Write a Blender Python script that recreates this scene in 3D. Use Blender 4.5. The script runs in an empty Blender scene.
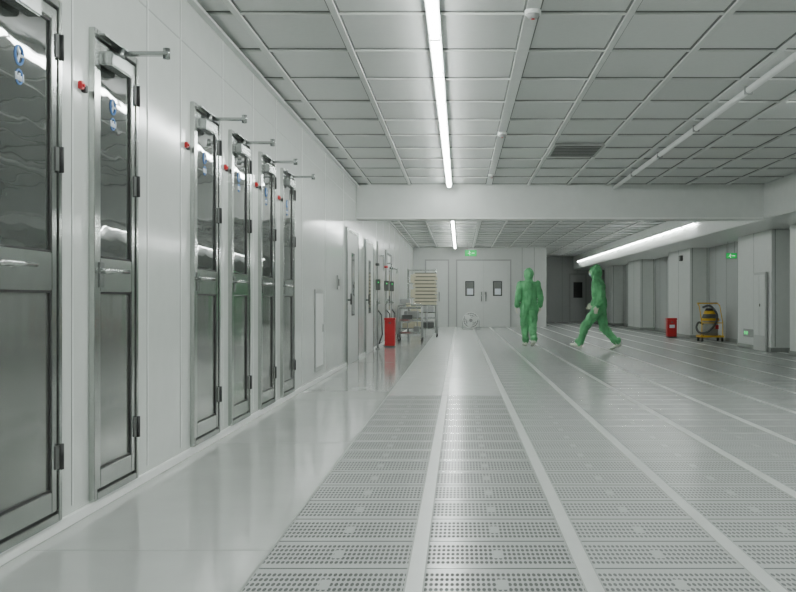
import bpy, bmesh, math, random
from mathutils import Vector, Matrix
random.seed(3)
V = Vector
# ------------------------------------------------------------------ materials
def new_mat(name):
    m = bpy.data.materials.new(name); m.use_nodes = True
    return m, m.node_tree, m.node_tree.nodes["Principled BSDF"]
def mat(name, col, rough=0.5, metal=0.0, emit=None, es=0.0, noise=0.04, nscale=8.0, bump=0.0, bscale=20.0, coat=0.0, spec=None, ior=None, stretch=None):
    m, nt, b = new_mat(name)
    b.inputs["Roughness"].default_value = rough
    b.inputs["Metallic"].default_value = metal
    if ior: b.inputs["IOR"].default_value = ior
    if coat: b.inputs["Coat Weight"].default_value = coat; b.inputs["Coat Roughness"].default_value = 0.06
    if spec is not None: b.inputs["Specular IOR Level"].default_value = spec
    tc = nt.nodes.new("ShaderNodeTexCoord")
    n = nt.nodes.new("ShaderNodeTexNoise"); n.inputs["Scale"].default_value = nscale; n.inputs["Detail"].default_value = 3
    nt.links.new(tc.outputs["Object"], n.inputs["Vector"])
    mr = nt.nodes.new("ShaderNodeMapRange")
    mr.inputs["From Min"].default_value = 0.3; mr.inputs["From Max"].default_value = 0.7
    mr.inputs["To Min"].default_value = 1 - noise; mr.inputs["To Max"].default_value = 1 + noise
    nt.links.new(n.outputs["Fac"], mr.inputs["Value"])
    vm = nt.nodes.new("ShaderNodeVectorMath"); vm.operation = 'SCALE'
    vm.inputs[0].default_value = col[:3]
    nt.links.new(mr.outputs["Result"], vm.inputs["Scale"])
    nt.links.new(vm.outputs["Vector"], b.inputs["Base Color"])
    if bump:
        n2 = nt.nodes.new("ShaderNodeTexNoise"); n2.inputs["Scale"].default_value = bscale; n2.inputs["Detail"].default_value = 2
        if stretch:
            mp = nt.nodes.new("ShaderNodeMapping"); mp.inputs["Scale"].default_value = stretch
            nt.links.new(tc.outputs["Object"], mp.inputs["Vector"]); nt.links.new(mp.outputs["Vector"], n2.inputs["Vector"])
        else:
            nt.links.new(tc.outputs["Object"], n2.inputs["Vector"])
        bp = nt.nodes.new("ShaderNodeBump"); bp.inputs["Strength"].default_value = bump; bp.inputs["Distance"].default_value = 0.02
        nt.links.new(n2.outputs["Fac"], bp.inputs["Height"])
        nt.links.new(bp.outputs["Normal"], b.inputs["Normal"])
    if emit:
        b.inputs["Emission Color"].default_value = (*emit, 1); b.inputs["Emission Strength"].default_value = es
    return m

M = {}
M['wall'] = mat('wall_panel_paint', (0.585, 0.612, 0.585), 0.13, bump=0.07, bscale=1.8, noise=0.02)
M['wall_far'] = mat('wall_far_paint', (0.56, 0.58, 0.56), 0.4, noise=0.02)
M['wall_grey'] = mat('wall_grey_paint', (0.44, 0.46, 0.45), 0.4, noise=0.02)
M['white'] = mat('white_paint', (0.72, 0.745, 0.72), 0.3, noise=0.02)
M['door_grey'] = mat('door_grey_paint', (0.62, 0.64, 0.62), 0.35, noise=0.02)
M['trim'] = mat('trim_white', (0.85, 0.87, 0.85), 0.3, noise=0.01)
M['seam'] = mat('seam_grey', (0.30, 0.32, 0.30), 0.6)
M['steel'] = mat('stainless_steel', (0.50, 0.52, 0.50), 0.14, 0.95, noise=0.05, bump=0.15, bscale=3)
M['steel_d'] = mat('stainless_dark', (0.36, 0.38, 0.37), 0.25, 0.9)
M['black'] = mat('black_rubber', (0.02, 0.02, 0.02), 0.5)
M['dark'] = mat('dark_grey', (0.10, 0.105, 0.10), 0.5)
M['grey'] = mat('mid_grey', (0.35, 0.36, 0.35), 0.5)
M['glass_u'] = mat('door_glass', (0.065, 0.072, 0.067), 0.02, bump=0.13, bscale=1.6, ior=1.8, stretch=(1, 1, 2.6))
M['glass_l'] = mat('door_lower_panel', (0.30, 0.315, 0.295), 0.12, 0.7, bump=0.15, bscale=1.5, noise=0.12, nscale=2, stretch=(1, 2.5, .6))
M['red'] = mat('red_paint', (0.50, 0.02, 0.025), 0.35)
M['yellow'] = mat('yellow_plastic', (0.72, 0.46, 0.04), 0.35)
M['cream'] = mat('cream_tray', (0.60, 0.56, 0.42), 0.5)
M['blue'] = mat('blue_sticker', (0.08, 0.22, 0.55), 0.4)
M['suit'] = mat('green_cleanroom_fabric', (0.13, 0.43, 0.19), 0.8, noise=0.25, nscale=6, bump=1.0, bscale=8)
M['suit_d'] = mat('green_fabric_seam', (0.07, 0.28, 0.12), 0.8)
M['skin'] = mat('skin', (0.62, 0.40, 0.30), 0.55)
M['glove'] = mat('latex_glove', (0.62, 0.60, 0.50), 0.5)
M['shoe'] = mat('white_boot', (0.70, 0.76, 0.64), 0.5)
M['mask'] = mat('face_mask', (0.65, 0.75, 0.80), 0.7)
M['led_g'] = mat('green_led', (0.02, 0.5, 0.1), 0.5, emit=(0.02, 1.0, 0.2), es=1.2)
M['exit'] = mat('exit_sign_face', (0.0, 0.35, 0.08), 0.5, emit=(0.0, 0.7, 0.12), es=0.5)
M['signwhite'] = mat('sign_white', (0.8, 0.8, 0.8), 0.5, emit=(0.8, 1, 0.85), es=0.8)
M['tube'] = mat('fluorescent_tube', (1, 1, 1), 0.5, emit=(0.95, 1.0, 0.975), es=54)
M['tube_r'] = mat('fluorescent_tube_slim', (1, 1, 1), 0.5, emit=(0.95, 1.0, 0.975), es=54)

def M_(nt):
    def mth(op, a, bb=None):
        n = nt.nodes.new("ShaderNodeMath"); n.operation = op
        for i, v in enumerate((a, bb)):
            if v is None: continue
            if isinstance(v, (int, float)): n.inputs[i].default_value = v
            else: nt.links.new(v, n.inputs[i])
        return n.outputs[0]
    return mth
# ceiling panels
def ceiling_mat():
    m, nt, b = new_mat('ceiling_panel'); mth = M_(nt)
    tc = nt.nodes.new("ShaderNodeTexCoord")
    sx = nt.nodes.new("ShaderNodeSeparateXYZ"); nt.links.new(tc.outputs["Object"], sx.inputs[0])
    ix = mth('FLOOR', mth('DIVIDE', mth('ADD', sx.outputs[0], 0.18), 0.665))
    iy = mth('FLOOR', mth('SUBTRACT', sx.outputs[1], 0.77))
    cb = nt.nodes.new("ShaderNodeCombineXYZ"); nt.links.new(ix, cb.inputs[0]); nt.links.new(iy, cb.inputs[1])
    wn = nt.nodes.new("ShaderNodeTexWhiteNoise"); wn.noise_dimensions = '2D'; nt.links.new(cb.outputs[0], wn.inputs["Vector"])
    n = nt.nodes.new("ShaderNodeTexNoise"); n.inputs["Scale"].default_value = 25; nt.links.new(tc.outputs["Object"], n.inputs["Vector"])
    s = mth('ADD', mth('MULTIPLY', wn.outputs["Value"], 0.10), mth('MULTIPLY', n.outputs["Fac"], 0.06))
    s = mth('ADD', s, 0.52)
    cc = nt.nodes.new("ShaderNodeCombineXYZ")
    nt.links.new(s, cc.inputs[0]); nt.links.new(mth('MULTIPLY', s, 1.03), cc.inputs[1]); nt.links.new(s, cc.inputs[2])
    nt.links.new(cc.outputs[0], b.inputs["Base Color"])
    b.inputs["Roughness"].default_value = 0.36
    return m
M['ceil'] = ceiling_mat()
M['ceil_bar'] = mat('ceiling_bar', (0.64, 0.66, 0.64), 0.4)
M['ceil_gap'] = mat('ceiling_gap', (0.16, 0.17, 0.16), 0.6)

def floor_perf(name, base, holec, rx, ry):
    m, nt, b = new_mat(name); mth = M_(nt)
    tc = nt.nodes.new("ShaderNodeTexCoord")
    sx = nt.nodes.new("ShaderNodeSeparateXYZ"); nt.links.new(tc.outputs["Object"], sx.inputs[0])
    X, Y = sx.outputs[0], sx.outputs[1]
    fx = mth('SUBTRACT', mth('FRACT', mth('DIVIDE', X, 0.0185)), 0.5)
    gy = mth('FRACT', mth('DIVIDE', Y, 0.42))
    g6 = mth('MULTIPLY', gy, 6.8)
    fy = mth('SUBTRACT', mth('FRACT', g6), 0.5)
    d = mth('ADD', mth('POWER', mth('DIVIDE', mth('ABSOLUTE', fx), rx), 2.0), mth('POWER', mth('DIVIDE', mth('ABSOLUTE', fy), ry), 2.0))
    hole = mth('LESS_THAN', d, 1.0)
    hole = mth('MULTIPLY', hole, mth('LESS_THAN', g6, 5.0))
    # small plain lifting point in the middle of each second panel
    u = mth('SUBTRACT', mth('FRACT', mth('DIVIDE', mth('ADD', X, 0.755 - 0.0), 0.6275)), 0.445)
    cen = mth('LESS_THAN', mth('ABSOLUTE', u), 0.03)
    row = mth('LESS_THAN', mth('ABSOLUTE', mth('SUBTRACT', g6, 2.5)), 1.0)
    hole = mth('MULTIPLY', hole, mth('SUBTRACT', 1.0, mth('MULTIPLY', cen, row)))
    # panel joint inside the plain bar
    joint = mth('LESS_THAN', mth('ABSOLUTE', mth('SUBTRACT', g6, 5.9)), 0.13)
    k = mth('MAXIMUM', hole, mth('MULTIPLY', joint, 0.75))
    mx = nt.nodes.new("ShaderNodeMix"); mx.data_type = 'RGBA'
    nt.links.new(k, mx.inputs[0])
    mx.inputs[6].default_value = (*base, 1); mx.inputs[7].default_value = (*holec, 1)
    nt.links.new(mx.outputs[2], b.inputs["Base Color"])
    nt.links.new(mth('ADD', mth('MULTIPLY', hole, 0.5), 0.22), b.inputs["Roughness"])
    return m
M['perf'] = floor_perf('perforated_floor_tile', (0.46, 0.478, 0.465), (0.06, 0.065, 0.062), 0.36, 0.34)
M['perf2'] = floor_perf('perforated_floor_tile_light', (0.52, 0.54, 0.525), (0.11, 0.115, 0.112), 0.35, 0.32)
M['strip'] = mat('floor_strip', (0.63, 0.65, 0.63), 0.3, noise=0.03)
M['epoxy'] = mat('epoxy_floor', (0.46, 0.476, 0.458), 0.11, noise=0.03, nscale=3, bump=0.03, bscale=3)
M['plain'] = mat('plain_floor_tile', (0.58, 0.60, 0.585), 0.22, noise=0.04, nscale=4)

# ------------------------------------------------------------------ builder
class MB:
    def __init__(s, name, loc=(0, 0, 0)):
        s.name = name; s.loc = V(loc); s.bm = bmesh.new(); s.mats = []
    def mi(s, k):
        m = M[k]
        if m not in s.mats: s.mats.append(m)
        return s.mats.index(m)
    def _merge(s, tmp, k, smooth):
        i = s.mi(k); vm = {}
        for v in tmp.verts: vm[v] = s.bm.verts.new(v.co)
        for f in tmp.faces:
            try: nf = s.bm.faces.new([vm[v] for v in f.verts])
            except ValueError: continue
            nf.material_index = i; nf.smooth = smooth
        tmp.free()
    def box(s, a, b, k, bevel=0.0):
        a, b = V(a), V(b); t = bmesh.new()
        bmesh.ops.create_cube(t, size=1)
        c = (a + b) / 2; d = b - a
        for v in t.verts: v.co = V((c[i] + v.co[i] * d[i] for i in range(3)))
        if bevel: bmesh.ops.bevel(t, geom=t.edges[:], offset=bevel, segments=2, affect='EDGES')
        bmesh.ops.recalc_face_normals(t, faces=t.faces[:])
        s._merge(t, k, False); return s
    def cyl(s, p0, p1, r0, k, r1=None, seg=16, smooth=True):
        p0, p1 = V(p0), V(p1); r1 = r0 if r1 is None else r1
        t = bmesh.new(); L = (p1 - p0).length
        bmesh.ops.create_cone(t, cap_ends=True, segments=seg, radius1=r0, radius2=r1, depth=L)
        q = (p1 - p0).to_track_quat('Z', 'Y'); mm = Matrix.Translation((p0 + p1) / 2) @ q.to_matrix().to_4x4()
        bmesh.ops.transform(t, matrix=mm, verts=t.verts[:])
        s._merge(t, k, smooth); return s
    def sph(s, c, r, k, seg=16, rot=None):
        t = bmesh.new(); bmesh.ops.create_uvsphere(t, u_segments=seg, v_segments=max(6, seg * 3 // 4), radius=1)
        r = (r, r, r) if isinstance(r, (int, float)) else r
        mm = Matrix.Translation(V(c)) @ (rot.to_4x4() if rot else Matrix.Identity(4)) @ Matrix.Diagonal((*r, 1))
        bmesh.ops.transform(t, matrix=mm, verts=t.verts[:])
        s._merge(t, k, True); return s
    def tube(s, pts, r, k, seg=10):
        for a, b in zip(pts, pts[1:]): s.cyl(a, b, r, k, seg=seg)
        for p in pts[1:-1]: s.sph(p, r, k, seg=8)
        return s
    def ring(s, c, R, r, k, axis='Y', n=28, seg=6):
        pts = []
        for i in range(n + 1):
            a = 2 * math.pi * i / n; u, w = R * math.cos(a), R * math.sin(a)
            pts.append(V(c) + (V((u, 0, w)) if axis == 'Y' else V((0, u, w)) if axis == 'X' else V((u, w, 0))))
        return s.tube(pts, r, k, seg)
    def done(s, parent=None):
        me = bpy.data.meshes.new(s.name)
        for v in s.bm.verts: v.co -= s.loc
        s.bm.to_mesh(me); s.bm.free()
        for m in s.mats: me.materials.append(m)
        o = bpy.data.objects.new(s.name, me); bpy.context.collection.objects.link(o)
        o.location = s.loc
        if parent: o.parent = parent; o.location = s.loc - parent.location
        return o

XL, XR, ZC, ZB = -1.74, 6.5, 2.95, 2.36
YN, YB, YB2 = -8.0, 37.0, 45.0
XF = 5.1
# ------------------------------------------------------------------ floor
f = MB('floor')
def quad(x0, x1, y0, y1, k, z=0.0):
    i = f.mi(k)
    vs = [f.bm.verts.new(p) for p in ((x0, y0, z), (x1, y0, z), (x1, y1, z), (x0, y1, z))]
    fc = f.bm.faces.new(vs); fc.material_index = i
x0 = -0.755; W = 0.562; P = 0.6275
quad(-2.0, x0, YN - .2, YB2 + .2, 'epoxy')
for i in range(12):
    a = x0 + i * P
    if i < 2:
        quad(a, a + W, YN - .2, 10.5, 'perf'); quad(a, a + W, 10.5, YB2 + .2, 'plain')
    else:
        quad(a, a + W, YN - .2, YB2 + .2, 'perf2')
    quad(a + W, a + P, YN - .2, YB2 + .2, 'strip')
    if i: f.box((a - .003, YN, -.01), (a + .003, YB2, .0006), 'seam')
    f.box((a + W - .003, YN, -.01), (a + W + .003, YB2, .0006), 'seam')
f.box((x0 - .006, YN, -0.01), (x0 + .006, YB2, 0.0012), 'seam')
for k in range(0, 44):
    y = 10.5 + k * 0.6
    if y < YB: f.box((x0, y - .006, -0.01), (x0 + 2 * P - .08, y + .006, 0.001), 'seam')
for y in (1.0, 4.0, 7.0, 10.0, 13.0, 16, 19, 22, 25, 28, 31, 34):
    f.box((XL, y - .003, -0.01), (x0, y + .003, 0.0008), 'seam')
f.done()
# ------------------------------------------------------------------ ceiling
c = MB('ceiling'); c.box((-2.0, YN - .2, ZC), (XR + .2, YB2 + .2, ZC + .15), 'ceil'); c.done()
g = MB('trim_ceiling_grid')
xs = [-0.18 + 0.665 * k for k in range(-2, 8)]
for i, x in enumerate(xs):
    if x > XF: continue
    wide = abs(x - 0.485) < .01
    w = 0.045 if wide else 0.022
    if i != 2:
        g.box((x - w - .014, YN, ZC - .008), (x + w + .014, YB2, ZC), 'ceil_gap')
        g.box((x - w, YN, ZC - .025), (x + w, YB2, ZC - .0081), 'ceil_bar')
for k in range(-8, 45):
    y = 0.77 + k
    g.box((XL, y - .026, ZC - .006), (XF, y + .026, ZC), 'ceil_gap')
    g.box((XL, y - .008, ZC - .02), (XF, y + .008, ZC - .0061), 'ceil_bar')
g.box((XL, YN, ZC - .05), (XL + .05, YB, ZC - .03), 'ceil_bar')
g.done()
b = MB('ceiling_conduit', (2.6, 0, ZC - .07))
b.cyl((2.6, YN, ZC - .06), (2.6, 16.8, ZC - .06), 0.03, 'trim')
for k in range(-7, 17, 2):
    b.box((2.565, k, ZC - .095), (2.635, k + .03, ZC - .025), 'grey')
b.done()
for i, (x, y) in enumerate([(0.485, 6.65), (0.485, 11.5), (0.485, 15.3)]):
    d = MB('smoke_detector', (x, y, ZC - .06))
    d.cyl((x, y, ZC - .025), (x, y, ZC - .05), .055, 'trim', seg=24)
    d.cyl((x, y, ZC - .05), (x, y, ZC - .08), .045, 'grey', r1=.03, seg=24)
    d.cyl((x, y, ZC - .08), (x, y, ZC - .085), .012, 'red', seg=12)
    d.done()
v = MB('ceiling_air_vent', (1.48, 12.9, ZC))
v.box((1.17, 12.40, ZC - .035), (1.80, 12.45, ZC - .006), 'grey'); v.box((1.17, 13.35, ZC - .035), (1.80, 13.40, ZC - .006), 'grey')
v.box((1.17, 12.45, ZC - .035), (1.20, 13.35, ZC - .006), 'grey'); v.box((1.77, 12.45, ZC - .035), (1.80, 13.35, ZC - .006), 'grey')
v.box((1.19, 12.42, ZC - .030), (1.78, 13.38, ZC - .0065), 'black')
for k in range(6):
    v.box((1.2, 12.57 + k * .13, ZC - .036), (1.77, 12.582 + k * .13, ZC - .030), 'grey')
v.done()
# ------------------------------------------------------------------ walls
w = MB('wall_left'); w.box((XL - .2, YN - .2, 0), (XL, YB + .2, ZC), 'wall'); w.done()
s = MB('trim_left_wall_seams')
for y in (3.2, 4.48, 5.56, 6.22, 7.32, 8.39, 9.47, 11.0, 12.9, 14.9, 17.9, 20.8, 22.6, 24.6, 26.6, 28.6, 30.6, 32.6, 34.6):
    s.box((XL, y - .005, .08), (XL + .0015, y + .005, ZC), 'seam')
    s.box((XL + .0005, y + .005, .08), (XL + .0025, y + .012, ZC), 'trim')
s.box((XL, YN, 2.62), (XL + .0015, 16.8, 2.628), 'seam')
s.done()
s = MB('baseboard_left'); s.box((XL, YN, 0), (XL + .018, YB, .05), 'trim', 0.004); s.done()
w = MB('wall_right'); w.box((XR, YN - .2, 0), (XR + .2, YB2 + .2, ZC), 'wall_grey'); w.done()
w = MB('wall_behind'); w.box((XL, YN - .2, 0), (XR, YN, ZC), 'wall_far'); w.done()
w = MB('wall_back'); w.box((XL, YB, 0), (3.2, YB + .2, ZC), 'wall_far')
w.box((3.0, YB + .2, 0), (3.2, YB2, ZC), 'wall_far'); w.box((3.0, YB2, 0), (XR, YB2 + .2, ZC), 'wall_grey'); w.done()
w = MB('wall_soffit_beam'); w.box((XL, 16.8, ZB), (XF, 17.25, ZC), 'white', .004)
w.box((XL, 16.795, ZB), (XF, 16.8, ZB + .03), 'trim'); w.done()
w = MB('wall_soffit_right'); w.box((XF, YN, ZB), (XR, YB2, ZC), 'white', .02); w.done()
for i, (ya, yb) in enumerate([(10.5, 13.0), (15.6, 18.2), (19.25, 21.6), (26.1, 28.8), (33.3, 35.7), (39.5, 41.5)]):
    w = MB('wall_pilaster', (6.2, ya, 0))
    w.box((6.0, ya, 0), (XR, yb, ZB), 'white', .01)
    w.box((5.985, ya - .012, 0), (XR, yb + .01, .08), 'seam')
    w.box((5.997, ya + (yb - ya) * .5 - .006, .08), (6.0, ya + (yb - ya) * .5 + .006, ZB), 'seam')
    w.box((6.06, ya - .003, .1), (6.075, ya, ZB), 'seam'); w.box((6.44, ya - .003, .1), (6.455, ya, ZB), 'seam')
    w.done()
s = MB('baseboard_right'); s.box((XR - .02, YN, 0), (XR, YB2, .08), 'seam'); s.done()
s = MB('trim_right_wall_seams')
for y in (22.4, 23.4, 24.4, 25.4, 29.5, 30.5, 31.5, 32.5):
    s.box((XR - .003, y - .01, .08), (XR, y + .01, ZB), 'seam')
s.done()
# ------------------------------------------------------------------ lights
def batten(x, y0, y1, z=ZC, L=1.2, k='tube', hw=.026, hb=.045, gap=.02):
    o = MB('fluorescent_batten_light', (x, y0, z))
    o.box((x - hb, y0, z - .045), (x + hb, y1, z), 'trim')
    y = y0
    while y < y1 - .1:
        e = min(y + L, y1)
        o.box((x - hw, y + gap, z - .045 - 1.3 * hw), (x + hw, e - gap, z - .0451), k, .006)
        o.box((x - hb * .8, e - gap, z - .045 - 1.4 * hw), (x + hb * .8, e + gap, z - .0451), 'trim')
        y = e
    o.done()
batten(-0.18, -6.0, 16.6)
batten(-0.18, 17.6, 36.4)
batten(5.05, 21.5, 43.0, z=2.70, k='tube_r', hw=.014, hb=.022, gap=.09)
batten(3.80, -6.0, 10.0)  # unseen extra row, added only to brighten the near right side

# ------------------------------------------------------------------ doors on left wall
M['signpaper'] = mat('sticker_white', (0.75, 0.8, 0.85), 0.4)
def steel_door(n, y0, y1):
    o = MB('door_%d' % n, (XL, y0, 0)); X = XL + .0005
    zb, zt = .055, 2.28
    bw = .035
    o.box((X, y0, zb), (X + .03, y0 + bw, zt), 'steel', .003); o.box((X, y1 - bw, zb), (X + .03, y1, zt), 'steel', .003)
    o.box((X, y0 + bw, zt - bw), (X + .03, y1 - bw, zt), 'steel', .003); o.box((X, y0 + bw, zb), (X + .03, y1 - bw, zb + bw), 'steel', .003)
    o.box((X, y0 + bw, zb + bw), (X + .006, y1 - bw, zt - bw), 'black')
    a, b2 = y0 + bw + .01, y1 - bw - .01
    lz0, lz1 = zb + bw + .012, zt - bw - .012
    sw = .05; fx = X + .024
    o.box((X + .006, a, lz0), (fx, a + sw, lz1), 'steel', .003); o.box((X + .006, b2 - sw, lz0), (fx, b2, lz1), 'steel', .003)
    o.box((X + .006, a + sw, lz1 - .05), (fx, b2 - sw, lz1), 'steel', .003); o.box((X + .006, a + sw, lz0), (fx, b2 - sw, lz0 + .09), 'steel', .003)
    o.box((X + .006, a + sw, 1.04), (fx, b2 - sw, 1.2), 'steel', .003)
    ga, gb = a + sw, b2 - sw
    for (p, q, kk) in ((1.2, lz1 - .05, 'glass_u'), (lz0 + .09, 1.04, 'glass_l')):
        o.box((X + .006, ga, p), (X + .010, gb, q), kk)
        gw = .01
        for bx in ((ga, ga + gw, p, q), (gb - gw, gb, p, q), (ga, gb, p, p + gw), (ga, gb, q - gw, q)):
            o.box((X + .0095, bx[0], bx[2]), (X + .018, bx[1], bx[3]), 'black')
    hy = y0 + .10
    o.cyl((X + .024, hy, 1.14), (X + .07, hy, 1.14), .012, 'steel'); o.sph((X + .07, hy, 1.14), .011, 'steel')
    o.cyl((X + .07, hy, 1.14), (X + .07, hy + .26, 1.14), .010, 'steel'); o.sph((X + .07, hy + .26, 1.14), .010, 'steel')
    o.box((X + .024, hy - .03, 1.06), (X + .03, hy + .03, 1.18), 'steel_d', .002)
    for hz in (.33, 1.6, 2.08):
        o.cyl((X + .034, y1 - bw * .5, hz - .055), (X + .034, y1 - bw * .5, hz + .055), .010, 'black', seg=10)
        o.box((X + .024, y1 - bw - .03, hz - .05), (X + .029, y1 - .004, hz + .05), 'dark')
    # door closer with arm reaching into the corridor
    o.box((X + .024, y0 + .08, 2.12), (X + .085, y0 + .38, 2.185), 'steel_d', .006)
    o.cyl((X + .05, y0 + .3, 2.185), (X + .05, y0 + .3, 2.255), .018, 'steel_d')
    o.box((X + .03, y1 - .30, 2.232), (X + .27, y1 - .255, 2.25), 'steel_d', .002)
    o.box((X + .035, y0 + .04, 2.25), (X + .065, y1 - .255, 2.26), 'steel_d')
    o.cyl((X + .26, y1 - .278, 2.215), (X + .26, y1 - .278, 2.268), .018, 'steel_d')
    yc = (y0 + y1) / 2 - .02; zc = 1.96
    o.ring((X + .0115, yc, zc), .036, .005, 'blue', 'X', 20, 5)
    for t in range(3):
        an = t * 2.09; o.cyl((X + .0115, yc, zc), (X + .0115, yc + .036 * math.cos(an), zc + .036 * math.sin(an)), .006, 'signpaper', seg=5)
    for t in range(5):
        o.cyl((X + .0115, yc - .03 + .015 * t, zc - .07 - .01 * (t % 2)), (X + .0115, yc - .027 + .015 * t, zc - .10), .005, 'signpaper', seg=5)
    o.ring((X + .0115, yc, zc - .085), .028, .004, 'blue', 'X', 16, 5)
    o.done()
    u = MB('door_access_switch', (X, y0 - .09, 1.98))
    u.box((X, y0 - .13, 1.963), (X + .02, y0 - .10, 2.0), 'red', .003)
    u.box((X, y0 - .09, 1.955), (X + .02, y0 - .055, 1.99), 'black', .003)
    u.cyl((X + .02, y0 - .115, 1.98), (X + .028, y0 - .115, 1.98), .008, 'red')
    u.done()
for n, (a, b_) in enumerate([(3.58, 4.30), (4.68, 5.32), (6.44, 7.14), (7.50, 8.17), (8.61, 9.27), (9.67, 10.36)]):
    steel_door(n + 1, a, b_)
o = MB('trim_wall_access_panel', (XL, 12.3, .6))
o.box((XL, 11.95, .14), (XL + .012, 12.65, 1.13), 'grey', .003); o.box((XL + .012, 11.99, .19), (XL + .015, 12.61, 1.08), 'white')
o.box((XL + .015, 12.54, .6), (XL + .025, 12.57, .7), 'steel_d'); o.done()
def plain_door(n, y0, y1, win=True):
    o = MB('door_%d' % n, (XL, y0, 0)); X = XL + .0005
    o.box((X, y0, 0.001), (X + .03, y0 + .06, 2.12), 'steel_d'); o.box((X, y1 - .06, 0.001), (X + .03, y1, 2.12), 'steel_d'); o.box((X, y0 + .06, 2.06), (X + .03, y1 - .06, 2.12), 'steel_d')
    o.box((X, y0 + .06, .01), (X + .02, y1 - .06, 2.06), 'door_grey')
    if win:
        m = (y0 + y1) / 2
        o.box((X + .02, m - .2, .75), (X + .024, m + .25, 1.75), 'black'); o.box((X + .024, m - .17, .78), (X + .026, m + .22, 1.72), 'glass_u')
    o.cyl((X + .02, y0 + .15, 1.0), (X + .07, y0 + .15, 1.0), .012, 'black'); o.cyl((X + .07, y0 + .15, .93), (X + .07, y0 + .15, 1.1), .014, 'black')
    o.done()
plain_door(7, 15.2, 16.9); plain_door(8, 18.2, 19.8); plain_door(9, 23.5, 25.0)
o = MB('wall_socket_panel', (XL, 14.2, 1.2)); o.box((XL, 14.1, 1.15), (XL + .02, 14.3, 1.35), 'grey', .003); o.box((XL + .02, 14.13, 1.2), (XL + .024, 14.27, 1.3), 'black'); o.done()

# ------------------------------------------------------------------ back wall features
M['glass_w'] = mat('window_glass', (0.2, 0.21, 0.2), 0.1)
def leaf(n, x0_, x1_, win):
    o = MB('door_%d' % n, (x0_, YB, 0)); y = YB
    o.box((x0_, y - .03, 0.001), (x0_ + .05, y, 2.5), 'grey'); o.box((x1_ - .05, y - .03, 0.001), (x1_, y, 2.5), 'grey'); o.box((x0_ + .05, y - .03, 2.45), (x1_ - .05, y, 2.5), 'grey')
    m = (x0_ + x1_) / 2
    o.box((x0_ + .05, y - .02, .01), (m - .012, y, 2.45), 'door_grey'); o.box((m + .012, y - .02, .01), (x1_ - .05, y, 2.45), 'door_grey')
    for cx in ((x0_ + m) / 2, (m + x1_) / 2):
        if win:
            o.box((cx - .17, y - .026, 1.15), (cx + .17, y - .02, 1.7), 'black'); o.box((cx - .14, y - .03, 1.18), (cx + .14, y - .026, 1.67), 'glass_w')
            o.box((cx - .1, y - .033, 1.2), (cx + .12, y - .03, 1.42), 'signpaper')
    o.cyl((m - .08, y - .06, .95), (m - .08, y - .06, 1.3), .015, 'steel_d'); o.cyl((m + .08, y - .06, .95), (m + .08, y - .06, 1.3), .015, 'steel_d')
    for zz in (.97, 1.28):
        for sx_ in (-.08, .08): o.cyl((m + sx_, y - .06, zz), (m + sx_, y - .02, zz), .01, 'steel_d')
    o.done()
leaf(10, -.15, 1.9, True)
leaf(11, -1.3, -.4, False)
o = MB('trim_back_wall_seams')
for x in (2.3, 2.75): o.box((x - .01, YB - .003, 0), (x + .01, YB, ZC), 'seam')
for x in (3.9, 4.6, 5.3): o.box((x - .01, YB2 - .003, 0), (x + .01, YB2, ZC), 'seam')
o.done()
o = MB('door_12', (5.2, YB2, 0)); o.box((4.9, YB2 - .04, 0.001), (5.7, YB2, 2.2), 'grey'); o.box((4.97, YB2 - .05, .05), (5.63, YB2 - .04, 2.12), 'wall_grey'); o.box((5.1, YB2 - .06, 1.1), (5.5, YB2 - .05, 1.8), 'black'); o.done()

def exit_sign(c_, wd=.38, h=.2, rod=0.0):
    x, y, z = c_; q_ = wd / .38
    o = MB('exit_sign', c_)
    o.box((x - wd / 2, y - .02, z - h / 2), (x + wd / 2, y + .02, z + h / 2), 'grey', .004)
    o.box((x - wd / 2 + .01, y - .023, z - h / 2 + .01), (x + wd / 2 - .01, y - .02, z + h / 2 - .01), 'exit')
    yy = y - .026
    o.cyl((x - .04 * q_, yy, z + .055 * q_), (x - .04 * q_, y - .023, z + .055 * q_), .013 * q_, 'signwhite', seg=10)
    for p, q in (((-.04, .04), (-.055, -.005)), ((-.055, -.005), (-.09, -.03)), ((-.055, -.005), (-.03, -.03)), ((-.03, -.03), (-.035, -.065)), ((-.04, .03), (-.005, .01))):
        o.cyl((x + p[0] * q_, yy, z + p[1] * q_), (x + q[0] * q_, yy, z + q[1] * q_), .006, 'signwhite', seg=6)
    o.box((x + .03 * q_, yy, z - .008), (x + .12 * q_, y - .023, z + .008), 'signwhite')
    if rod:
        for sx_ in (-.3, .3): o.cyl((x + sx_ * wd, y, z + h / 2), (x + sx_ * wd, y, z + h / 2 + rod), .006, 'grey', seg=6)
    o.done()
exit_sign((.36, 33.5, 2.57), .40, .22, rod=2.95 - .03 - 2.57 - .11)
exit_sign((6.32, 23.3, 2.03), .26, .14, rod=ZB - 2.1)
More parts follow.
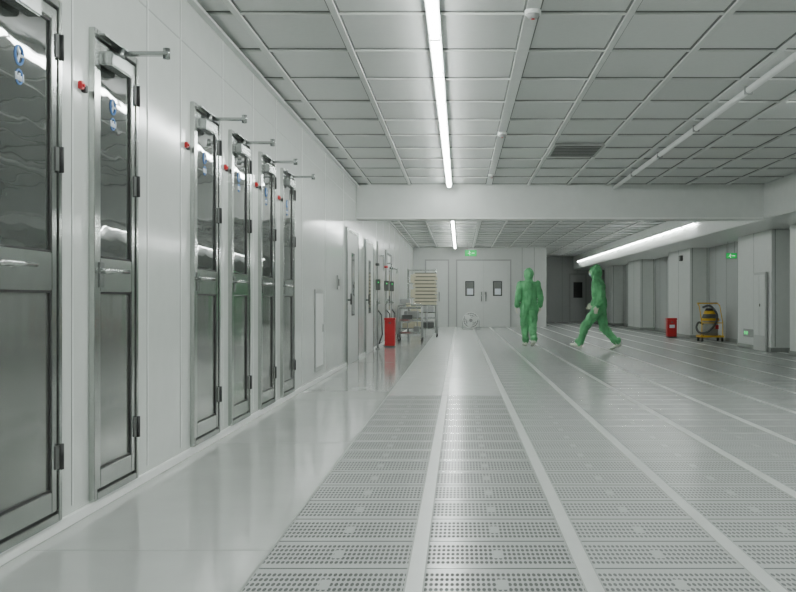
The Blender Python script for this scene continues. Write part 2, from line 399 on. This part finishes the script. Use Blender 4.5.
# ------------------------------------------------------------------ fan
def fan():
    cx, cy, cz = .37, 34.0, .31
    o = MB('floor_fan', (cx, cy, 0))
    for R, yo in ((.27, 0), (.27, .09), (.2, -.02), (.13, -.035), (.07, -.04)): o.ring((cx, cy + yo, cz), R, .012, 'trim', 'Y', 28, 5)
    for k in range(18):
        a = k * math.pi / 9
        o.cyl((cx + .05 * math.cos(a), cy - .04, cz + .05 * math.sin(a)), (cx + .27 * math.cos(a), cy, cz + .27 * math.sin(a)), .005, 'trim', seg=5)
    o.cyl((cx, cy - .045, cz), (cx, cy + .16, cz), .06, 'grey')
    o.cyl((cx, cy + .092, cz), (cx, cy + .1, cz), .26, 'grey', seg=28)
    for k in range(3):
        a = k * 2.094 + .3; r = Matrix.Rotation(-a, 3, 'Y') @ Matrix.Rotation(.45, 3, 'X')
        o.sph((cx + .13 * math.cos(a), cy + .04, cz + .13 * math.sin(a)), (.13, .008, .10), 'trim', 14, r)
    for sx_ in (-1, 1):
        o.tube([(cx + sx_ * .28, cy + .05, cz), (cx + sx_ * .29, cy + .05, .015), (cx + sx_ * .2, cy - .12, .015)], .014, 'grey')
    o.cyl((cx - .29, cy + .05, .015), (cx + .29, cy + .05, .015), .014, 'grey')
    o.done()
fan()
# ------------------------------------------------------------------ red cabinets
def red_cab(x, y, w_, h, sign=True):
    o = MB('fire_extinguisher_box', (x, y, 0))
    o.box((x - w_ / 2, y - .1, .0), (x + w_ / 2, y + .1, .03), 'dark')
    o.box((x - w_ / 2, y - .11, .03), (x + w_ / 2, y + .11, h - .05), 'red', .008)
    o.box((x - w_ / 2 - .01, y - .12, h - .05), (x + w_ / 2 + .01, y + .12, h), 'red', .008)
    if sign: o.box((x - w_ * .28, y - .115, h * .5), (x + w_ * .28, y - .11, h * .66), 'signpaper')
    o.box((x - w_ * .1, y - .13, h - .12), (x + w_ * .1, y - .11, h - .09), 'dark')
    o.done()
red_cab(-1.49, 21.3, .22, .62, False)
red_cab(5.62, 26.6, .25, .52)
# ------------------------------------------------------------------ trolley with trays
def trolley():
    o = MB('tray_trolley', (-1.13, 27, 0)); X0, X1, Y0, Y1 = -1.66, -.62, 26.7, 27.5
    for x in (X0, X1):
        for y in (Y0, Y1):
            o.cyl((x, y, .10), (x, y, .86), .022, 'grey'); o.cyl((x - .015, y, .05), (x + .015, y, .05), .05, 'black'); o.cyl((x, y, .06), (x, y, .11), .012, 'grey')
    for z in (.22, .5, .84):
        o.box((X0, Y0, z), (X1, Y1, z + .03), 'steel_d', .004)
    for x in [X0 + .26 * k for k in range(1, 4)]: o.cyl((x, Y0, .22), (x, Y0, .84), .012, 'grey')
    o.box((-1.5, 26.8, .53), (-1.1, 27.2, .7), 'grey', .01); o.box((-1.0, 26.8, .25), (-.7, 27.2, .4), 'dark', .01); o.box((-1.55, 26.8, .25), (-1.2, 27.2, .38), 'cream', .01)
    z = .87
    for k in range(9):
        dx = random.uniform(-.02, .02)
        o.box((-1.25 + dx, 26.78, z), (-.62 + dx, 27.3, z + .068), 'cream', .012)
        o.box((-1.2 + dx, 26.80, z + .069), (-.67 + dx, 27.28, z + .095), 'dark')
        z += .096
    o.box((-1.62, 26.8, .87), (-1.34, 27.2, 1.02), 'grey', .01)
    o.done()
trolley()
def rack():
    o = MB('storage_shelf_rack', (-1.2, 31, 0)); X0, X1, Y0, Y1 = -1.6, -.75, 30.6, 31.1
    for x in (X0, X1):
        for y in (Y0, Y1): o.cyl((x, y, 0), (x, y, 1.95), .02, 'steel_d')
    for z in (.15, .6, 1.05, 1.5, 1.9):
        o.box((X0, Y0, z), (X1, Y1, z + .03), 'steel', .003)
    for z in (.18, .63, 1.08, 1.53):
        o.box((X0 + .08, Y0 + .05, z), (X0 + .4, Y1 - .05, z + .25), 'cream', .01); o.box((X0 + .45, Y0 + .05, z), (X1 - .06, Y1 - .05, z + .18), 'grey', .01)
    o.done()
rack()
o = MB('utility_pipe_stand', (-1.62, 20.6, 0))
for k, (x, y) in enumerate([(-1.68, 20.4), (-1.62, 21.9), (-1.55, 22.6)]):
    o.cyl((x, y, 0), (x, y, .02), .06, 'grey'); o.cyl((x, y, .02), (x, y, 2.2 - .1 * k), .022, 'grey')
    o.tube([(x, y, 1.9 - .1 * k), (x + .12, y, 1.9 - .1 * k), (x + .12, y, 1.6)], .014, 'steel_d')
    o.box((x - .04, y - .05, 1.2), (x + .06, y - .02, 1.42), 'dark', .004); o.cyl((x + .02, y - .056, 1.36), (x + .02, y - .05, 1.36), .012, 'led_g')
    o.cyl((x - .02, y - .06, .95), (x + .05, y - .06, .95), .03, 'steel_d')
    o.tube([(x, y, .8), (x + .08, y - .05, .7), (x + .1, y - .05, .3), (x + .03, y, .1)], .012, 'black')
    o.cyl((x, y, 1.7), (x, y, 1.75), .045, 'red' if k == 1 else 'dark')
o.done()
# steel work trolley in front of the tray trolley
o = MB('steel_utility_cart', (-1.18, 24.3, 0))
cx0, cx1, cy0, cy1 = -1.47, -.92, 23.95, 24.65
for x in (cx0, cx1):
    for y in (cy0, cy1):
        o.cyl((x, y, .09), (x, y, .84), .014, 'grey'); o.cyl((x - .014, y, .045), (x + .014, y, .045), .045, 'black'); o.cyl((x, y, .05), (x, y, .1), .012, 'grey')
for z in (.18, .48, .78):
    o.box((cx0, cy0, z), (cx1, cy1, z + .02), 'steel_d', .003)
    o.box((cx0, cy0, z + .02), (cx1, cy0 + .012, z + .06), 'steel'); o.box((cx1 - .012, cy0, z + .02), (cx1, cy1, z + .06), 'steel')
o.tube([(cx0, cy0, .84), (cx0, cy0 - .1, .9), (cx1, cy0 - .1, .9), (cx1, cy0, .84)], .012, 'steel')
o.box((-1.4, 24.05, .5), (-1.15, 24.4, .64), 'dark', .008); o.box((-1.12, 24.1, .2), (-.98, 24.4, .36), 'grey', .008); o.cyl((-1.25, 24.3, .8), (-1.25, 24.3, .93), .06, 'cream')
o.done()
# ------------------------------------------------------------------ vacuum
def vacuum():
    x, y = 6.05, 24.2
    o = MB('industrial_vacuum_cleaner', (x, y, 0))
    for sx_, sy_ in ((-.24, -.2), (.24, -.2), (-.24, .2), (.24, .2)):
        o.cyl((x + sx_ - .02, y + sy_, .055), (x + sx_ + .02, y + sy_, .055), .055, 'black')
        o.cyl((x + sx_, y + sy_, .06), (x + sx_ * .8, y + sy_ * .8, .16), .016, 'dark')
    o.box((x - .29, y - .24, .10), (x + .29, y + .24, .15), 'yellow', .015)
    o.cyl((x, y, .15), (x, y, .50), .19, 'grey', seg=28)
    o.cyl((x, y, .5), (x, y, .56), .215, 'yellow', seg=28); o.cyl((x, y, .56), (x, y, .66), .2, 'dark', r1=.16, seg=28)
    o.cyl((x, y, .66), (x, y, .74), .16, 'yellow', r1=.14, seg=24)
    o.cyl((x, y, .74), (x, y, .80), .13, 'black', r1=.09, seg=24)
    for sx_ in (-.25, .25):
        o.tube([(x + sx_, y - .22, .14), (x + sx_, y - .22, .45), (x + sx_, y + .05, .86), (x + sx_, y + .24, .92)], .012, 'yellow')
    o.cyl((x - .25, y + .24, .92), (x + .25, y + .24, .92), .016, 'yellow'); o.cyl((x - .25, y - .22, .45), (x + .25, y - .22, .45), .012, 'yellow')
    pts = [V((x - .18, y - .05, .42)), V((x - .3, y - .12, .46)), V((x - .36, y - .14, .34)), V((x - .30, y - .2, .22)), V((x - .12, y - .27, .24)), V((x + .05, y - .28, .42)), V((x + .1, y - .26, .66)), V((x - .05, y - .2, .86)), V((x - .2, y - .1, .82))]
    cr = []
    for i in range(len(pts) - 1):
        p0, p1, p2, p3 = pts[max(i - 1, 0)], pts[i], pts[i + 1], pts[min(i + 2, len(pts) - 1)]
        for t in (0, .25, .5, .75):
            cr.append(.5 * ((2 * p1) + (p2 - p0) * t + (2 * p0 - 5 * p1 + 4 * p2 - p3) * t * t + (3 * p1 - p0 - 3 * p2 + p3) * t ** 3))
    cr.append(pts[-1]); o.tube(cr, .026, 'dark')
    o.box((x + .08, y - .2, .30), (x + .16, y - .18, .4), 'red', .005)
    o.done()
vacuum()
o = MB('electrical_cabinet', (5.96, 19.9, 0))
o.box((5.94, 19.45, 0), (5.984, 20.25, 1.55), 'wall_far', .006); o.box((5.935, 19.5, .3), (5.94, 19.84, 1.5), 'white'); o.box((5.935, 19.87, .3), (5.94, 20.2, 1.5), 'white')
o.cyl((5.93, 19.8, .9), (5.935, 19.8, .9), .03, 'dark'); o.box((5.95, 20.25, .24), (5.984, 21.0, .40), 'grey', .004)
o.cyl((5.945, 20.72, .32), (5.95, 20.72, .32), .035, 'led_g'); o.cyl((5.945, 20.88, .32), (5.95, 20.88, .32), .035, 'led_g')
o.done()
o = MB('wall_speaker', (6.0, 27.0, 2.1)); o.box((5.93, 26.9, 2.05), (6.0, 27.1, 2.2), 'dark', .01); o.cyl((5.925, 27, 2.12), (5.93, 27, 2.12), .05, 'grey'); o.done()

# ------------------------------------------------------------------ people
ctex = bpy.data.textures.new('wrinkle', 'CLOUDS'); ctex.noise_scale = 0.07; ctex.noise_depth = 2
def remeshed(mb, vox, parent, smooth_it=6, matk=None, wrinkle=0.0):
    o = mb.done()
    md = o.modifiers.new('r', 'REMESH'); md.mode = 'VOXEL'; md.voxel_size = vox; md.use_smooth_shade = True
    ms = o.modifiers.new('s', 'SMOOTH'); ms.factor = .5; ms.iterations = smooth_it
    if wrinkle:
        e = bpy.data.objects.new('tmp', None); bpy.context.collection.objects.link(e); e.scale = (1, 1, 2.2)
        bpy.context.view_layer.update()
        mdp = o.modifiers.new('d', 'DISPLACE'); mdp.texture = ctex; mdp.texture_coords = 'OBJECT'; mdp.texture_coords_object = e
        mdp.strength = wrinkle; mdp.mid_level = .5
        m3 = o.modifiers.new('s2', 'SMOOTH'); m3.iterations = 1
    dg = bpy.context.evaluated_depsgraph_get(); ev = o.evaluated_get(dg)
    me = bpy.data.meshes.new_from_object(ev)
    o.modifiers.clear(); old = o.data; o.data = me; bpy.data.meshes.remove(old)
    if wrinkle: bpy.data.objects.remove(e)
    me.materials.clear(); me.materials.append(M[matk])
    for p in me.polygons: p.material_index = 0; p.use_smooth = True
    o.parent = parent
    return o
def cap(mb, a, b, r0, r1, k, seg=16):
    mb.cyl(a, b, r0, k, r1=r1, seg=seg); mb.sph(a, r0, k, seg); mb.sph(b, r1, k, seg)
def person(J, loc, heading):
    root = bpy.data.objects.new('cleanroom_worker', None); bpy.context.collection.objects.link(root)
    root.location = loc; root.rotation_euler = (0, 0, heading); root.empty_display_size = .3
    b = MB('suit_body')
    pel, wai, che, nec, hd = [V(J[k]) for k in ('pelvis', 'waist', 'chest', 'neck', 'head')]
    b.sph(pel, (.19, .15, .15), 'suit'); b.sph(wai, (.175, .14, .16), 'suit'); b.sph((pel + wai) / 2, (.18, .145, .16), 'suit')
    b.sph((wai + che) / 2, (.185, .145, .16), 'suit'); b.sph(che, (.2, .145, .17), 'suit')
    b.sph(che + V((0, 0, .09)), (.185, .12, .09), 'suit')
    cap(b, che + V((0, 0, .07)), nec, .12, .09, 'suit'); cap(b, nec, hd - V((0, 0, .05)), .09, .09, 'suit')
    fwd = V((0, .02, 0))
    b.sph(hd - fwd, (.108, .128, .138), 'suit', 24)
    for s_ in ('l', 'r'):
        sh, el, wr = [V(J[k + s_]) for k in ('sh_', 'el_', 'wr_')]
        cap(b, sh, el, .085, .07, 'suit'); cap(b, el, wr, .07, .048, 'suit'); cap(b, che + V((0, 0, .06)), sh, .10, .08, 'suit')
        hp, kn, an = [V(J[k + s_]) for k in ('hip_', 'kn_', 'an_')]
        cap(b, hp, kn, .122, .09, 'suit'); cap(b, kn, an, .09, .07, 'suit'); cap(b, pel, hp, .13, .12, 'suit')
        b.sph(kn + V((0, .0, -.02)), (.094, .097, .08), 'suit'); b.sph(an + V((0, 0, .05)), (.084, .087, .06), 'suit')
    remeshed(b, .012, root, 6, 'suit', .06)
    hdR = Matrix.Rotation(J.get('headyaw', 0), 3, 'Z')
    F = hd - fwd
    fc = MB('face')
    def hp_(x, y, z): return F + hdR @ V((x, y, z))
    fc.sph(hp_(0, .052, -.01), (.072, .086, .098), 'skin', 20, hdR)
    fc.sph(hp_(0, .075, -.052), (.062, .072, .05), 'mask', 18, hdR)
    fc.sph(hp_(0, .138, -.012), (.012, .02, .022), 'skin', 10, hdR)
    for s_ in (-1, 1):
        fc.sph(hp_(.03 * s_, .122, .012), (.014, .009, .008), 'trim', 10, hdR); fc.sph(hp_(.03 * s_, .129, .012), (.006, .005, .006), 'black', 8, hdR)
        fc.sph(hp_(.03 * s_, .122, .033), (.02, .008, .004), 'dark', 8, hdR)
    fc.sph(hp_(0, .142, -.058), (.022, .008, .006), 'mask', 8, hdR)
    fo = fc.done(); fo.parent = root
    rm = MB('hood_rim'); pts = []
    for i in range(25):
        a = 2 * math.pi * i / 24; pts.append(hp_(.08 * math.cos(a), .072, .105 * math.sin(a) - .005))
    rm.tube(pts, .013, 'suit', 8); ro = rm.done(); ro.parent = root
    for s_, sg in (('l', -1), ('r', 1)):
        el, wr = V(J['el_' + s_]), V(J['wr_' + s_])
        d = (wr - el).normalized()
        fwdv = V((0, 1, 0)); u = (fwdv - fwdv.dot(d) * d)
        if u.length < .2: u = V((0, 0, 1)) - d.z * d
        u.normalize(); n = d.cross(u) * sg
        if n.dot(V((-sg, 0, 0))) < 0: n = -n
        h = MB('hand_' + s_)
        cap(h, wr - d * .03, wr + d * .01, .03, .028, 'glove', 12)
        for t in (-.026, -.009, .009, .026): cap(h, wr + u * t * .7, wr + d * .085 + u * t, .017, .013, 'glove', 10)
        for t, L in ((.031, .068), (.011, .078), (-.010, .072), (-.030, .056)):
            p = wr + d * .085 + u * t; q = p + d * L * .45 + n * .008; r_ = q + d * L * .33 + n * .018; e = r_ + d * L * .18 + n * .018
            cap(h, p, q, .0105, .0095, 'glove', 8); cap(h, q, r_, .0095, .0085, 'glove', 8); cap(h, r_, e, .0085, .0075, 'glove', 8)
        p = wr + d * .03 + u * .028; q = p + d * .03 + u * .026 + n * .01; e = q + d * .032 + u * .006 + n * .012
        cap(h, p, q, .015, .012, 'glove', 8); cap(h, q, e, .012, .009, 'glove', 8)
        remeshed(h, .0045, root, 2, 'glove')
        cf = MB('cuff_' + s_); cf.cyl(wr - d * .03, wr + d * .005, .05, 'suit_d', r1=.044, seg=18); co = cf.done(); co.parent = root
        an = V(J['an_' + s_]); yaw = J.get('fyaw_' + s_, 0); pit = J.get('fpit_' + s_, 0)
        R = Matrix.Rotation(yaw, 3, 'Z') @ Matrix.Rotation(pit, 3, 'X')
        bt = MB('boot_' + s_)
        def bp(x, y, z): return an + R @ V((x, y, z))
        bt.sph(bp(0, .0, -.03), (.055, .065, .06), 'shoe', 16, R); bt.sph(bp(0, .06, -.052), (.050, .09, .040), 'shoe', 16, R)
        bt.sph(bp(0, .13, -.060), (.052, .062, .032), 'shoe', 16, R); bt.sph(bp(0, -.03, -.055), (.046, .05, .037), 'shoe', 16, R)
        cap(bt, bp(0, 0, .03), bp(0, 0, -.03), .062, .055, 'shoe')
        remeshed(bt, .009, root, 3, 'shoe')
    return root
J1 = dict(pelvis=(0, 0, .90), waist=(0, .005, 1.05), chest=(0, .015, 1.25), neck=(0, .03, 1.42), head=(0, .045, 1.555),
          sh_l=(-.18, .01, 1.33), el_l=(-.245, -.05, 1.08), wr_l=(-.265, .02, .86),
          sh_r=(.18, .01, 1.33), el_r=(.255, -.03, 1.08), wr_r=(.27, .08, .87),
          hip_l=(-.085, 0, .84), kn_l=(-.075, .10, .48), an_l=(-.06, .12, .095),
          hip_r=(.085, 0, .84), kn_r=(.085, .02, .47), an_r=(.07, -.16, .13), fpit_r=-.35)
person(J1, (1.5, 21.75, 0), 0.12)
J2 = dict(pelvis=(0, 0, .88), waist=(0, .01, 1.03), chest=(0, .03, 1.24), neck=(0, .06, 1.43), head=(0, .09, 1.575),
          sh_l=(-.18, .03, 1.34), el_l=(-.25, -.10, 1.10), wr_l=(-.25, -.02, .87),
          sh_r=(.18, .03, 1.34), el_r=(.24, .05, 1.08), wr_r=(.21, .20, .92),
          hip_l=(-.085, 0, .83), kn_l=(-.08, .26, .50), an_l=(-.07, .40, .115), fpit_l=.25,
          hip_r=(.085, 0, .83), kn_r=(.085, -.06, .45), an_r=(.07, -.34, .14), fpit_r=-.45)
person(J2, (2.82, 20.2, 0), math.radians(68))

# ------------------------------------------------------------------ world + camera
wd = bpy.data.worlds.new('world'); bpy.context.scene.world = wd; wd.use_nodes = True
wd.node_tree.nodes['Background'].inputs[0].default_value = (.8, .85, .82, 1); wd.node_tree.nodes['Background'].inputs[1].default_value = .3
cam = bpy.data.cameras.new('camera'); co = bpy.data.objects.new('camera', cam); bpy.context.collection.objects.link(co)
co.location = (0, 0, 1.0); co.rotation_euler = (math.radians(90), 0, 0)
cam.sensor_width = 36; cam.lens = 1000 / 796 * 36
cam.shift_x = -62 / 796; cam.shift_y = 4 / 796; cam.clip_end = 200; cam.clip_start = .05
bpy.context.scene.camera = co
